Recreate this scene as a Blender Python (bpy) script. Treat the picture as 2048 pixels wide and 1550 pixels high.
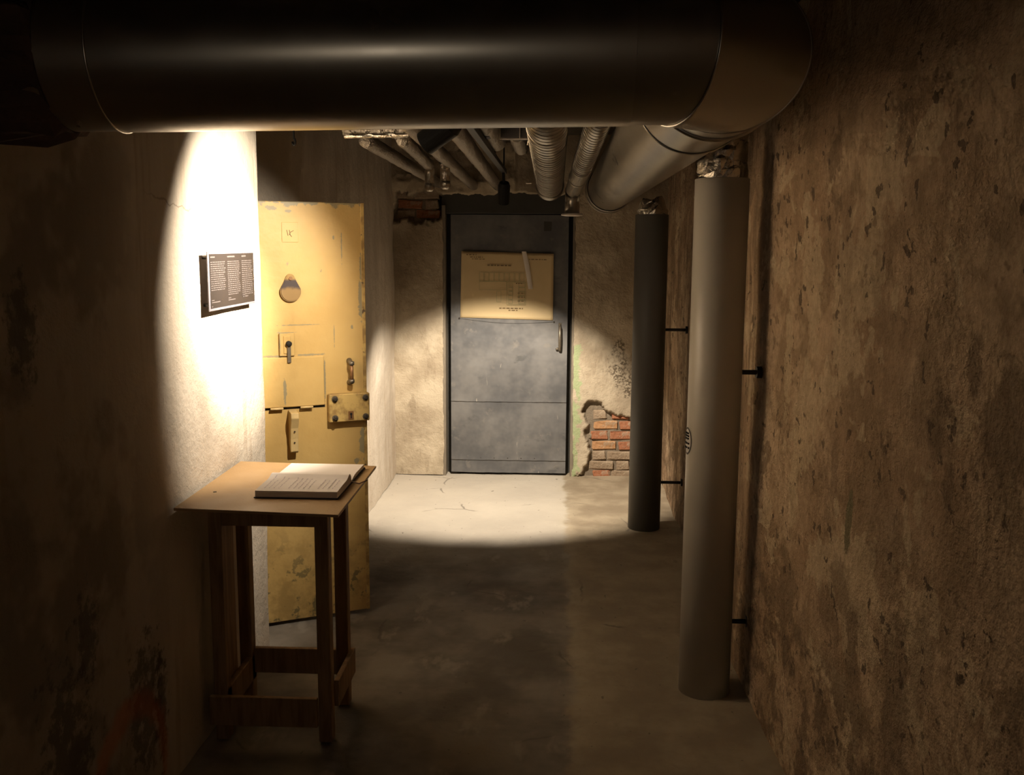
import bpy, bmesh, math, random
import numpy as np
from mathutils import Vector, Matrix

random.seed(7)
scene = bpy.context.scene
col = scene.collection
for o in list(bpy.data.objects):
    bpy.data.objects.remove(o)

# ------------------------------------------------------------------ camera
F, VPX, VPY, ROLL, HC = 1950.0, 1115.0, 488.0, math.radians(0.75), 1.7
yv = Vector(((VPX - 1024) / F, (VPY - 775) / F, 1)).normalized()
uv_ = Vector((math.sin(ROLL), -math.cos(ROLL), 0))
uv_ = (uv_ - yv * uv_.dot(yv)).normalized()
xv = yv.cross(uv_)
if xv.x < 0:
    xv = -xv
cam_right = Vector((xv.x, yv.x, uv_.x))
cam_up = -Vector((xv.y, yv.y, uv_.y))
cam_fwd = Vector((xv.z, yv.z, uv_.z))
cam_d = bpy.data.cameras.new('camera')
cam = bpy.data.objects.new('camera', cam_d)
col.objects.link(cam)
m = Matrix((cam_right, cam_up, -cam_fwd)).transposed().to_4x4()
m.translation = Vector((0, 0, HC))
cam.matrix_world = m
cam_d.sensor_fit = 'HORIZONTAL'
cam_d.sensor_width = 36.0
cam_d.lens = 36.0 * F / 2048.0
cam_d.clip_start = 0.05
scene.camera = cam

# ------------------------------------------------------------------ world, exposure, light levels
w = bpy.data.worlds.new('world')
scene.world = w
w.use_nodes = True
w.node_tree.nodes['Background'].inputs[0].default_value = (0.02, 0.016, 0.012, 1)
w.node_tree.nodes['Background'].inputs[1].default_value = 0.0
scene.view_settings.view_transform = 'Standard'
scene.view_settings.look = 'None'
scene.view_settings.gamma = 1
scene.view_settings.use_curve_mapping = False
scene.view_settings.exposure = -0.12
scene.cycles.adaptive_threshold = 0.12
scene.cycles.max_bounces = 6
scene.cycles.glossy_bounces = 3

WARM = (1.0, 0.86, 0.68)
P_SIGN_CORE, P_SIGN_WIDE = 640.0, 135.0     # spotlight on the sign wall
P_DOOR = 320.0                            # spotlight on the grey door
P_BEHIND = 8.0                            # unseen lamp added behind the photographer for the duct highlight

# ------------------------------------------------------------------ helpers
MATS = {}
ROOTM = {}


def vnoise(x, y, seed=0):
    xi = np.floor(x).astype(np.int64); yi = np.floor(y).astype(np.int64)
    fx = x - xi; fy = y - yi
    fx = fx * fx * (3 - 2 * fx); fy = fy * fy * (3 - 2 * fy)

    def h(a, b):
        n = (a * 374761393 + b * 668265263 + seed * 1442695041) & 0x7fffffff
        n = ((n ^ (n >> 13)) * 1274126177) & 0x7fffffff
        return ((n ^ (n >> 16)) & 0xffff) / 65535.0
    a = h(xi, yi); b = h(xi + 1, yi); c = h(xi, yi + 1); d = h(xi + 1, yi + 1)
    return (a + (b - a) * fx) * (1 - fy) + (c + (d - c) * fx) * fy - 0.5


def fbm(x, y, seed=0, octv=4):
    x = np.asarray(x, float); y = np.asarray(y, float)
    s = 0; a = 1.0
    for i in range(octv):
        s = s + a * vnoise(x, y, seed + i * 17)
        x = x * 2.03; y = y * 2.03; a *= 0.5
    return s


def link(o, parent=None):
    col.objects.link(o)
    if parent is not None:
        o.parent = parent
    return o


def tag(o, label=None, cat=None, group=None, kind=None):
    if label: o['label'] = label
    if cat: o['category'] = cat
    if group: o['group'] = group
    if kind: o['kind'] = kind
    return o


def thing(name, label, cat, loc=(0, 0, 0), rotz=0.0, group=None, kind=None):
    o = bpy.data.objects.new(name, None)
    o.empty_display_size = 0.1
    col.objects.link(o)
    o.location = loc
    o.rotation_euler = (0, 0, rotz)
    ROOTM[o.name] = Matrix.Translation(Vector(loc)) @ Matrix.Rotation(rotz, 4, 'Z')
    return tag(o, label, cat, group, kind)


def obj(name, bm, mat, parent=None, smooth=False, local=False):
    """bmesh in world coordinates (or in the parent's frame with local=True) -> one mesh object"""
    root = parent
    while root is not None and root.parent is not None:
        root = root.parent
    if root is not None and not local and root.name in ROOTM:
        bm.transform(ROOTM[root.name].inverted())
    me = bpy.data.meshes.new(name)
    bmesh.ops.recalc_face_normals(bm, faces=bm.faces[:])
    bm.to_mesh(me); bm.free()
    if smooth:
        me.polygons.foreach_set('use_smooth', [True] * len(me.polygons))
    me.materials.append(MATS[mat])
    o = bpy.data.objects.new(name, me)
    return link(o, parent)


def bm_box(lo, hi, bev=0.0, seg=1, rot=None, piv=None):
    bm = bmesh.new()
    r = bmesh.ops.create_cube(bm, size=1)
    c = [(a + b) / 2 for a, b in zip(lo, hi)]
    s = [abs(b - a) for a, b in zip(lo, hi)]
    for v in bm.verts:
        v.co = Vector((v.co.x * s[0] + c[0], v.co.y * s[1] + c[1], v.co.z * s[2] + c[2]))
    if bev > 0:
        bmesh.ops.bevel(bm, geom=bm.edges[:], offset=bev, segments=seg, affect='EDGES', profile=0.5)
    if rot is not None:
        p = Vector(piv or c)
        bm.transform(Matrix.Translation(p) @ rot.to_4x4() @ Matrix.Translation(-p))
    return bm


def join(*bms):
    out = bmesh.new()
    for b in bms:
        me = bpy.data.meshes.new('tmp'); b.to_mesh(me); b.free()
        out.from_mesh(me); bpy.data.meshes.remove(me)
    return out


def bm_tube(pts, rad, seg=20, cap=True, ring_off=None):
    """tube along a polyline; rad number or list; parallel transported frame"""
    pts = [Vector(p) for p in pts]
    n = len(pts)
    if not hasattr(rad, '__len__'):
        rad = [rad] * n
    bm = bmesh.new()
    rings = []
    t0 = (pts[1] - pts[0]).normalized()
    up = Vector((0, 0, 1)) if abs(t0.z) < 0.9 else Vector((0, 1, 0))
    nx = t0.cross(up).normalized()
    for i in range(n):
        if i == 0: t = pts[1] - pts[0]
        elif i == n - 1: t = pts[-1] - pts[-2]
        else: t = (pts[i + 1] - pts[i]).normalized() + (pts[i] - pts[i - 1]).normalized()
        if t.length < 1e-9: t = t0.copy()
        t.normalize()
        nx = (nx - t * nx.dot(t)).normalized()
        ny = t.cross(nx)
        ring = []
        for k in range(seg):
            a = 2 * math.pi * k / seg
            r = rad[i]
            if ring_off: r = r + ring_off(i, k)
            ring.append(bm.verts.new(pts[i] + nx * (math.cos(a) * r) + ny * (math.sin(a) * r)))
        rings.append(ring)
    for i in range(n - 1):
        for k in range(seg):
            bm.faces.new((rings[i][k], rings[i][(k + 1) % seg], rings[i + 1][(k + 1) % seg], rings[i + 1][k]))
    if cap:
        bm.faces.new(rings[0][::-1]); bm.faces.new(rings[-1])
    return bm


def bm_lathe(o, axis, prof, seg=32):
    o = Vector(o); t = Vector(axis).normalized()
    up = Vector((0, 0, 1)) if abs(t.z) < .9 else Vector((0, 1, 0))
    a = t.cross(up).normalized(); b = t.cross(a)
    bm = bmesh.new(); rings = []
    for s_, r in prof:
        rings.append([bm.verts.new(o + t * s_ + (a * math.cos(2 * math.pi * k / seg) + b * math.sin(2 * math.pi * k / seg)) * r) for k in range(seg)])
    for i in range(len(prof) - 1):
        for k in range(seg):
            bm.faces.new((rings[i][k], rings[i][(k + 1) % seg], rings[i + 1][(k + 1) % seg], rings[i + 1][k]))
    bm.faces.new(rings[0]); bm.faces.new(rings[-1])
    return bm


def arc(center, a, b, ang0, ang1, r, n=8):
    """points on a circle around center in plane of unit vectors a,b"""
    a = Vector(a); b = Vector(b); c = Vector(center)
    return [c + a * (r * math.cos(ang0 + (ang1 - ang0) * i / n)) + b * (r * math.sin(ang0 + (ang1 - ang0) * i / n)) for i in range(n + 1)]


def bm_grid(us, vs, fn, keep=None):
    """structured grid; fn(U,V)->(X,Y,Z) arrays"""
    U, V = np.meshgrid(us, vs, indexing='ij')
    X, Y, Z = fn(U, V)
    nu, nv = len(us), len(vs)
    verts = np.stack([X.ravel(), Y.ravel(), Z.ravel()], 1)
    idx = np.arange(nu * nv).reshape(nu, nv)
    f = np.stack([idx[:-1, :-1], idx[1:, :-1], idx[1:, 1:], idx[:-1, 1:]], -1).reshape(-1, 4)
    if keep is not None:
        uc = (U[:-1, :-1] + U[1:, 1:]) / 2; vc = (V[:-1, :-1] + V[1:, 1:]) / 2
        f = f[keep(uc, vc).ravel()]
    return verts, f


def grid_obj(name, verts, faces, mat, parent=None, smooth=True, attr=None):
    me = bpy.data.meshes.new(name)
    me.from_pydata(verts.tolist(), [], faces.tolist())
    me.update()
    if smooth:
        me.polygons.foreach_set('use_smooth', [True] * len(me.polygons))
    if attr is not None:
        at = me.attributes.new('exposed', 'FLOAT', 'POINT')
        at.data.foreach_set('value', np.asarray(attr, dtype=np.float32).ravel())
    me.materials.append(MATS[mat])
    o = bpy.data.objects.new(name, me)
    return link(o, parent)


def merge_grids(parts):
    vs, fs, n = [], [], 0
    for v, f in parts:
        vs.append(v); fs.append(f + n); n += len(v)
    return np.concatenate(vs), np.concatenate(fs)


def copy_thing(root, loc):
    c = root.copy(); col.objects.link(c); c.location = loc
    for ch in root.children:
        d = ch.copy(); col.objects.link(d); d.parent = c
        for g in ch.children:
            e = g.copy(); col.objects.link(e); e.parent = d
    return c


# ------------------------------------------------------------------ material kit
class Mat:
    def __init__(self, name):
        self.m = bpy.data.materials.new(name)
        self.m.use_nodes = True
        self.nt = self.m.node_tree
        self.b = self.nt.nodes['Principled BSDF']
        MATS[name] = self.m
        self._co = None

    def n(self, t, **kw):
        nd = self.nt.nodes.new(t)
        for k, v in kw.items():
            setattr(nd, k, v)
        return nd

    def l(self, a, b):
        self.nt.links.new(a, b)

    def put(self, sock, v):
        if hasattr(v, 'is_output'):
            self.l(v, sock)
        elif isinstance(v, (tuple, list)):
            sock.default_value = tuple(v) if len(v) == 4 or sock.type == 'VECTOR' else (*v, 1)
        else:
            sock.default_value = v

    def co(self, scale=(1, 1, 1)):
        if self._co is None:
            self._co = self.n('ShaderNodeTexCoord').outputs['Object']
        if scale == (1, 1, 1):
            return self._co
        mp = self.n('ShaderNodeMapping')
        mp.inputs['Scale'].default_value = scale
        self.l(self._co, mp.inputs['Vector'])
        return mp.outputs[0]

    def noise(self, scale=5, detail=4, rough=0.55, st=(1, 1, 1), dist=0.0):
        detail = min(detail, 4)
        nd = self.n('ShaderNodeTexNoise')
        nd.inputs['Scale'].default_value = scale
        nd.inputs['Detail'].default_value = detail
        nd.inputs['Roughness'].default_value = rough
        nd.inputs['Distortion'].default_value = dist
        self.l(self.co(st), nd.inputs['Vector'])
        return nd.outputs['Fac']

    def voro(self, scale=5, st=(1, 1, 1), feature='F1'):
        nd = self.n('ShaderNodeTexVoronoi', feature=feature)
        nd.inputs['Scale'].default_value = scale
        self.l(self.co(st), nd.inputs['Vector'])
        return nd.outputs['Distance']

    def step(self, v, lo, hi, a=0.0, b=1.0):
        nd = self.n('ShaderNodeMapRange')
        nd.interpolation_type = 'SMOOTHSTEP'
        self.put(nd.inputs['Value'], v)
        nd.inputs['From Min'].default_value = lo
        nd.inputs['From Max'].default_value = hi
        nd.inputs['To Min'].default_value = a
        nd.inputs['To Max'].default_value = b
        return nd.outputs['Result']

    def math(self, op, a, b=0.0):
        nd = self.n('ShaderNodeMath', operation=op)
        self.put(nd.inputs[0], a); self.put(nd.inputs[1], b)
        return nd.outputs[0]

    def mix(self, f, a, b):
        nd = self.n('ShaderNodeMix', data_type='RGBA')
        self.put(nd.inputs[0], f); self.put(nd.inputs[6], a); self.put(nd.inputs[7], b)
        return nd.outputs[2]

    def axis(self, i):
        nd = self.n('ShaderNodeSeparateXYZ')
        self.l(self.co(), nd.inputs[0])
        return nd.outputs[i]

    def blob(self, ax, ay, cx, cy, rx, ry, wob, soft=0.25, amp=1.2):
        """mask of one stain with an uneven outline at (cx,cy) on the axes ax, ay"""
        dx = self.math('DIVIDE', self.math('SUBTRACT', ax, cx), rx)
        dy = self.math('DIVIDE', self.math('SUBTRACT', ay, cy), ry)
        d = self.math('SQRT', self.math('ADD', self.math('MULTIPLY', dx, dx), self.math('MULTIPLY', dy, dy)))
        d = self.math('ADD', d, self.math('MULTIPLY', self.math('SUBTRACT', wob, 0.5), amp * 2))
        return self.step(d, 1.0 + soft, 1.0 - soft)

    def bump(self, h, dist=0.01, strength=1.0, prev=None):
        nd = self.n('ShaderNodeBump')
        nd.inputs['Distance'].default_value = dist
        nd.inputs['Strength'].default_value = strength
        self.put(nd.inputs['Height'], h)
        if prev is not None:
            self.l(prev, nd.inputs['Normal'])
        return nd.outputs[0]

    def done(self, color, rough=0.9, metal=0.0, normal=None, spec=None, **kw):
        self.put(self.b.inputs['Base Color'], color)
        self.put(self.b.inputs['Roughness'], rough)
        self.put(self.b.inputs['Metallic'], metal)
        if spec is not None:
            self.b.inputs['Specular IOR Level'].default_value = spec
        if normal is not None:
            self.l(normal, self.b.inputs['Normal'])
        for k, v in kw.items():
            self.put(self.b.inputs[k], v)
        return self.m


def mat_plain(name, c, rough=0.6, metal=0.0, var=0.12, scale=30, bump=0.0, spec=None):
    M = Mat(name)
    f = M.noise(scale, 3)
    c2 = tuple(x * (1 - var) for x in c); c1 = tuple(min(1, x * (1 + var)) for x in c)
    nrm = M.bump(f, bump) if bump else None
    return M.done(M.mix(f, c2, c1), rough, metal, nrm, spec)


# left wall: pale rough plaster, pitted, faint vertical wash marks, an orange paint arc low down
M = Mat('plaster_pale')
y_, z_ = M.axis(1), M.axis(2)
wob = M.noise(7, 5)
c = M.mix(M.step(M.noise(2.2, 5, st=(1, 2.2, .6)), .35, .7), (.52, .45, .365), (.62, .55, .46))
c = M.mix(M.step(M.noise(3, 5, .6, st=(1, 4, .35)), .56, .70, 0, .6), c, (.42, .33, .24))
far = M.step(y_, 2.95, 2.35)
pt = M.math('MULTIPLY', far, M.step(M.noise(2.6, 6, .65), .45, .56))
c = M.mix(M.math('MULTIPLY', far, .55), c, (.20, .155, .115))  # near stretch darkened: its shade put into the colour along with grime
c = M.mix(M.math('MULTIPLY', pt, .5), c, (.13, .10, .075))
for (a, b, ra, rb) in ((2.32, .70, .05, .10), (2.64, .35, .09, .16), (2.2, .40, .10, .22), (2.1, 1.5, .05, .1), (2.75, .30, .04, .14)):
    c = M.mix(M.math('MULTIPLY', M.blob(y_, z_, a, b, ra, rb, M.noise(22, 4, .7), .4, 2.4), .7), c, (.09, .075, .055))
out = M.blob(y_, z_, 2.52, .16, .26, .27, wob, .08, .25)
inn = M.blob(y_, z_, 2.54, .12, .20, .24, wob, .10, .25)
c = M.mix(M.math('MULTIPLY', M.math('SUBTRACT', out, inn), .5), c, (.50, .13, .03))
hgt = M.noise(18, 5, .72)
crack = M.step(M.math('ABSOLUTE', M.math('SUBTRACT', M.math('ADD', z_, M.math('MULTIPLY', M.math('SUBTRACT', M.noise(4, 4), .5), .22)), 1.83)), .0, .006, 1, 0)
crack = M.math('MULTIPLY', crack, M.math('MULTIPLY', M.step(y_, 2.75, 2.95), M.step(y_, 3.45, 3.25)))
c = M.mix(M.math('MULTIPLY', crack, .6), c, (.2, .15, .1))
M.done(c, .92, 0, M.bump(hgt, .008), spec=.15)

# right wall: brown damp plaster with flaked pale patches, pits and stains
M = Mat('plaster_damp')
y_, z_ = M.axis(1), M.axis(2)
wob = M.noise(15, 5, .66, st=(1, .65, 1))
grain = M.noise(48, 3, .65)
c = M.mix(M.step(M.noise(2.2, 5, .62, st=(1, .7, 1)), .38, .62), (.39, .262, .162), (.55, .40, .262))
c = M.mix(M.step(M.noise(8, 5, .7, st=(1, .6, .8)), .46, .60, 0, .65), c, (.27, .185, .11))
c = M.mix(M.step(M.noise(6, 5, .65, st=(1, 1.6, .35)), .56, .68, 0, .4), c, (.24, .16, .095))
flake = M.step(M.noise(4.2, 5, .66, st=(1, .62, .8), dist=.3), .555, .575)
for (a, b, ra, rb) in ((2.92, 1.56, .085, .17), (3.03, 1.72, .05, .14), (2.45, 1.62, .12, .10), (2.62, 1.50, .09, .16), (2.30, 1.86, .10, .09), (3.06, .92, .06, .10), (2.75, .80, .10, .07), (3.2, 1.3, .05, .2)):
    flake = M.math('MAXIMUM', flake, M.blob(y_, z_, a, b, ra, rb, wob, .12, 1.3))
c = M.mix(M.math('MULTIPLY', flake, .55), c, (.62, .49, .325))
dark = M.step(M.noise(7, 5, .68, st=(1, .6, .8)), .60, .64, 0, .7)
low = M.math('MULTIPLY', M.step(z_, .75, .45), M.step(M.noise(8, 5, .7, st=(1, .7, .8)), .47, .57))
dark = M.math('MAXIMUM', dark, low)
for (a, b, ra, rb, s) in ((1.94, 1.35, .05, .07, .8), (1.80, 1.47, .03, .06, .8), (1.88, 1.25, .03, .06, .8), (1.66, 1.41, .10, .09, .7), (2.07, .70, .07, .17, .75), (2.39, .70, .05, .10, .8), (2.5, .80, .09, .06, .7), (3.10, .56, .12, .13, .75), (2.62, .70, .07, .08, .6), (1.95, .85, .06, .12, .5), (2.62, 1.10, .03, .08, .6), (2.2, 1.02, .10, .12, .4), (2.62, 1.68, .06, .16, .35), (2.33, 1.66, .07, .13, .4)):
    dark = M.math('MAXIMUM', dark, M.math('MULTIPLY', M.blob(y_, z_, a, b, ra, rb, wob, .3, 1.6), s))
c = M.mix(M.math('MULTIPLY', dark, .8), c, (.13, .085, .05))
c = M.mix(M.math('MULTIPLY', M.blob(y_, z_, 2.475, 1.0, .028, .085, wob, .1, .9), .9), c, (.17, .155, .085))
far = M.math('MULTIPLY', M.step(y_, 3.5, 3.8), M.step(M.noise(3.4, 6, .65, st=(1, 2.4, .35)), .42, .62))
c = M.mix(M.math('MULTIPLY', far, .8), c, (.15, .10, .06))
pit = M.step(M.noise(27, 4, .55, st=(1, .62, .75)), .625, .650)
pit = M.math('MULTIPLY', pit, M.step(M.noise(2.5, 3), .36, .50))
c = M.mix(M.math('MULTIPLY', pit, .85), c, (.08, .055, .035))
c = M.mix(M.step(grain, .3, .7, .35, 0), c, (.20, .14, .085))
M.done(c, .9, 0, M.bump(M.noise(20, 5, .72, st=(1, .7, .9)), .024), spec=.2)

# far wall: beige plaster, green paint rest beside the door, grey mortar where the plaster is gone
M = Mat('plaster_far')
x_, z_ = M.axis(0), M.axis(2)
wob = M.noise(14, 6, .65)
c = M.mix(M.step(M.noise(3, 6, .62), .36, .66), (.40, .33, .24), (.58, .50, .38))
c = M.mix(M.step(M.noise(5, 6, .66, st=(1.5, 1, .6)), .56, .66, 0, .6), c, (.30, .24, .17))
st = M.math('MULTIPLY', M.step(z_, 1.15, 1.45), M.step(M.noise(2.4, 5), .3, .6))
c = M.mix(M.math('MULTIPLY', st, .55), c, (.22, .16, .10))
g = M.math('MULTIPLY', M.step(M.math('ADD', x_, M.math('MULTIPLY', wob, .16)), .262, .245), M.step(x_, .125, .13))
g = M.math('MULTIPLY', g, M.step(M.math('ADD', z_, M.math('MULTIPLY', wob, .3)), 1.14, 1.10))
g = M.math('MULTIPLY', g, M.step(M.noise(9, 4, st=(1, 1, .5)), .38, .43))
c = M.mix(M.math('MULTIPLY', g, .85), c, (.36, .44, .24))
dk = 0.0
fine = M.noise(55, 4, .7)
for (a, b, ra, rb) in ((.46, .78, .07, .13), (.46, .98, .05, .04), (.53, .70, .05, .1)):
    dk = M.math('MAXIMUM', dk, M.math('MULTIPLY', M.blob(x_, z_, a, b, ra, rb, wob, .4, 1.8), M.step(fine, .46, .54)))
c = M.mix(M.math('MULTIPLY', dk, .85), c, (.10, .075, .05))
at = M.n('ShaderNodeAttribute', attribute_name='exposed').outputs['Fac']
c = M.mix(at, c, M.mix(wob, (.15, .12, .09), (.30, .245, .18)))
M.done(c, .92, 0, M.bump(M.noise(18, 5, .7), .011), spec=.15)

# concrete floor: dark trodden slab on the left, its unlit stretch painted darker, later rougher screed on the right of a ragged seam
M = Mat('concrete')
x_, y_ = M.axis(0), M.axis(1)
edge = M.math('ADD', x_, M.math('MULTIPLY', M.math('SUBTRACT', M.noise(3.2, 5, .6), .5), .22))
side = M.step(edge, .055, .10)
cl = M.mix(M.step(M.noise(2.2, 6, .62), .36, .66), (.13, .112, .092), (.25, .22, .185))
cl = M.mix(M.step(M.noise(6, 5, .6, st=(1, .5, 1)), .58, .68, 0, .7), cl, (.30, .27, .225))
cl = M.mix(M.step(y_, 4.6, 6.3), cl, M.mix(M.noise(3, 5), (.40, .36, .31), (.55, .50, .42)))  # far end painted paler, where the door spotlight's pool lies
cr = M.mix(M.step(M.noise(4, 6, .6), .35, .68), (.25, .20, .14), (.36, .30, .215))
c = M.mix(side, cl, cr)
sm = M.math('MULTIPLY', M.step(M.math('ABSOLUTE', M.math('SUBTRACT', edge, .085)), .09, .0), M.step(M.noise(9, 5, .65), .36, .62))
c = M.mix(M.math('MULTIPLY', sm, .30), c, (.42, .37, .28))
ck = M.n('ShaderNodeTexVoronoi', feature='DISTANCE_TO_EDGE')
ck.inputs['Scale'].default_value = 1.7
mpw = M.n('ShaderNodeMix', data_type='VECTOR'); mpw.inputs[0].default_value = .12
M.l(M.co(), mpw.inputs[4])
nz = M.n('ShaderNodeTexNoise'); nz.inputs['Scale'].default_value = 4; nz.inputs['Detail'].default_value = 5
M.l(M.co(), nz.inputs['Vector']); M.l(nz.outputs['Color'], mpw.inputs[5]); M.l(mpw.outputs[1], ck.inputs['Vector'])
ckm = M.math('MULTIPLY', M.step(ck.outputs['Distance'], .012, .003), M.step(M.noise(2, 3), .55, .62))
spk = M.step(M.noise(34, 3, .5, st=(1, .55, 1)), .70, .73)
c = M.mix(M.math('MULTIPLY', M.math('MAXIMUM', ckm, spk), .6), c, (.10, .085, .07))
hg = M.noise(12, 5, .65)
M.done(c, M.step(M.noise(4, 4), .3, .7, .62, .85), 0, M.bump(hg, .005), spec=.3)

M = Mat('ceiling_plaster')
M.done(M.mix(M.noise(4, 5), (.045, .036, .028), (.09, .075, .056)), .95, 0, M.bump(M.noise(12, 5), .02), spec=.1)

# galvanised sheet of the ducts
def galvanised(name, base, r0, r1, sc=3.0):
    M = Mat(name)
    sp = M.noise(sc, 6, .6, st=(1, 1, 1))
    c = M.mix(sp, tuple(b * .92 for b in base), base)
    M.done(c, M.step(sp, .3, .7, r0, r1), 1.0)
galvanised('galvanised', (.44, .41, .36), .27, .35)
galvanised('galvanised_dull', (.40, .37, .32), .28, .38, 5)
mat_plain('seam_metal', (.55, .52, .47), .3, 1.0, .1)
M = Mat('foil')
M.done(M.mix(M.noise(40, 4), (.48, .44, .38), (.66, .61, .54)), .24, 1.0, M.bump(M.noise(60, 4, .6), .006))
M = Mat('foil_dull')
M.done(M.mix(M.noise(25, 4), (.30, .265, .22), (.44, .39, .33)), .32, 0.95, M.bump(M.noise(55, 4, .65), .012))
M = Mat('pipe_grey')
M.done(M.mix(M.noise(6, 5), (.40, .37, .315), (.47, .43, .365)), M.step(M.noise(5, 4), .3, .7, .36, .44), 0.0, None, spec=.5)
mat_plain('pipe_grey_shaded', (.11, .103, .09), .5, 0, .08, 6)  # rear stand pipe: lack of lamp light put into a darker grey
mat_plain('black_metal', (.012, .012, .012), .45, 0, .2, 20, spec=.3)
mat_plain('iron_dark', (.05, .042, .035), .55, .5, .25, 30)
mat_plain('mortar_dark', (.085, .048, .034), .95, 0, .5, 14, .02)
mat_plain('wire', (.75, .68, .58), .4, .6)
mat_plain('wire_dark', (.03, .028, .026), .5)
mat_plain('box_grey', (.09, .08, .075), .5)
mat_plain('label_blue', (.05, .05, .09), .5)
mat_plain('sticker_dark', (.055, .05, .045), .5)
mat_plain('sticker_pale', (.50, .48, .44), .5)
mat_plain('white_plastic', (.70, .63, .56), .45)

# yellow door paint: ochre, chipped to grey-green along the edges, painted shadow lines at latch and hatch, grubby towards the foot
M = Mat('paint_ochre')
u_, z_ = M.axis(0), M.axis(2)
wob = M.noise(38, 5, .7)
c = M.mix(M.step(M.noise(3, 4), .3, .7), (.49, .325, .112), (.56, .385, .145))
c = M.mix(M.step(M.noise(4, 4, .6, st=(1, 1, .8)), .58, .72, 0, .35), c, (.37, .24, .075))
ed = M.math('MINIMUM', M.math('MINIMUM', M.math('ABSOLUTE', u_), M.math('MULTIPLY', M.math('ABSOLUTE', M.math('SUBTRACT', z_, 1.87)), .8)), 1.0)
chip_and_shade = M.step(M.math('ADD', ed, M.math('MULTIPLY', M.math('SUBTRACT', M.noise(14, 5, .7), .5), .09)), .010, .004)
c2 = M.step(M.noise(22, 5, .7, st=(1, 1, .5)), .685, .70)
c2 = M.math('MULTIPLY', c2, M.step(M.noise(3, 3), .45, .6))
chip_and_shade = M.math('MAXIMUM', chip_and_shade, c2)
for (a, b, ra, rb) in ((-.40, 1.845, .022, .010), (-.33, 1.832, .012, .006), (-.135, 1.72, .004, .008), (-.018, 1.45, .010, .09), (-.014, 1.6, .006, .05), (-.06, 1.33, .005, .010), (-.02, .80, .014, .06), (-.05, .72, .010, .012), (-.365, 1.06, .006, .05), (-.10, 1.68, .0025, .07), (-.186, 1.10, .004, .09), (-.41, 1.212, .05, .0045), (-.25, 1.213, .06, .0045), (-.30, 1.345, .08, .0022), (-.14, 1.29, .002, .05), (-.381, 1.26, .002, .05), (-.35, 1.313, .035, .002)):  # thin latch and hatch lines paint edge shadow, the rest are chips
    chip_and_shade = M.math('MAXIMUM', chip_and_shade, M.blob(u_, z_, a, b, ra, rb, wob, .15, 1.5))
c = M.mix(M.math('MULTIPLY', chip_and_shade, .75), c, (.20, .20, .145))
grub = M.math('MULTIPLY', M.step(z_, .75, .05), M.step(M.noise(7, 6, .68), .42, .62))
c = M.mix(M.math('MULTIPLY', grub, .55), c, (.24, .155, .05))
grub2 = M.math('MULTIPLY', M.step(z_, .50, .15), M.step(M.noise(11, 6, .7), .54, .60))
c = M.mix(M.math('MULTIPLY', grub2, .75), c, (.09, .085, .045))
c = M.mix(M.step(M.noise(70, 2), .735, .75, 0, .6), c, (.12, .09, .05))
M.done(c, .5, 0, M.bump(M.noise(20, 3), .002), spec=.4)
M = Mat('paint_ochre_worn')
wob = M.noise(14, 5, .6)
c = M.mix(M.step(wob, .40, .62), (.58, .41, .15), (.30, .19, .07))
M.done(M.mix(M.step(M.noise(26, 4), .62, .7), c, (.10, .07, .04)), .45, 0.1, M.bump(wob, .002), spec=.4)
M = Mat('peephole_brass')
z_ = M.axis(2)
c = M.mix(M.step(M.math('ADD', z_, M.math('MULTIPLY', M.math('SUBTRACT', M.noise(30, 3), .5), .03)), 1.495, 1.515), (.26, .165, .065), (.06, .045, .043))
c = M.mix(M.step(z_, 1.535, 1.548), c, (.33, .21, .07))
M.done(c, .5, .1, spec=.3)
mat_plain('wood_painted', (.52, .38, .17), .6, 0, .25, 18, .002)
mat_plain('brass_worn', (.25, .125, .05), .4, .3, .3, 40)
mat_plain('steel_worn', (.20, .17, .13), .4, .6, .35, 60)
mat_plain('keyhole_dark', (.01, .008, .006), .8)
mat_plain('pink_chip', (.55, .38, .25), .7)

# sheet metal of the grey door
M = Mat('sheet_grey')
x_, z_ = M.axis(0), M.axis(2)
wob = M.noise(8, 6, .66)
c = M.mix(M.step(M.noise(2.6, 6, .65), .34, .66), (.118, .120, .127), (.215, .211, .208))
c = M.mix(M.step(M.noise(9, 6, .7), .58, .70, 0, .5), c, (.27, .25, .225))
c = M.mix(M.step(M.noise(5, 5, .6, st=(1, 1, 2)), .60, .70, 0, .5), c, (.075, .078, .08))
scr = M.step(M.noise(6, 3, .5, st=(4, 1, .6), dist=1.2), .735, .75)
c = M.mix(M.math('MULTIPLY', scr, .7), c, (.60, .54, .46))
M.done(c, M.step(wob, .3, .7, .45, .65), .25, M.bump(M.noise(3, 4, .5), .012), spec=.4)
mat_plain('frame_dark', (.055, .052, .045), .7, 0, .3, 12, .003)
mat_plain('frame_plank', (.22, .185, .14), .8, 0, .3, 14, .003)

M = Mat('poster_paper')
M.done(M.mix(M.noise(6, 5), (.66, .51, .28), (.76, .60, .36)), .8, 0, M.bump(M.noise(5, 3), .002), spec=.2)
mat_plain('print_green', (.42, .40, .22), .8, 0, .15, 40)
mat_plain('print_brown', (.22, .15, .075), .8, 0, .2, 40)
M = Mat('pale_strip')
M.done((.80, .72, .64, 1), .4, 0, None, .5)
mat_plain('sign_face', (.0135, .0100, .0085), .45, 0, .05)
mat_plain('sign_metal', (.105, .098, .112), .5, .1, .05)
mat_plain('sign_print', (.052, .043, .041), .6, 0, .05)

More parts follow.
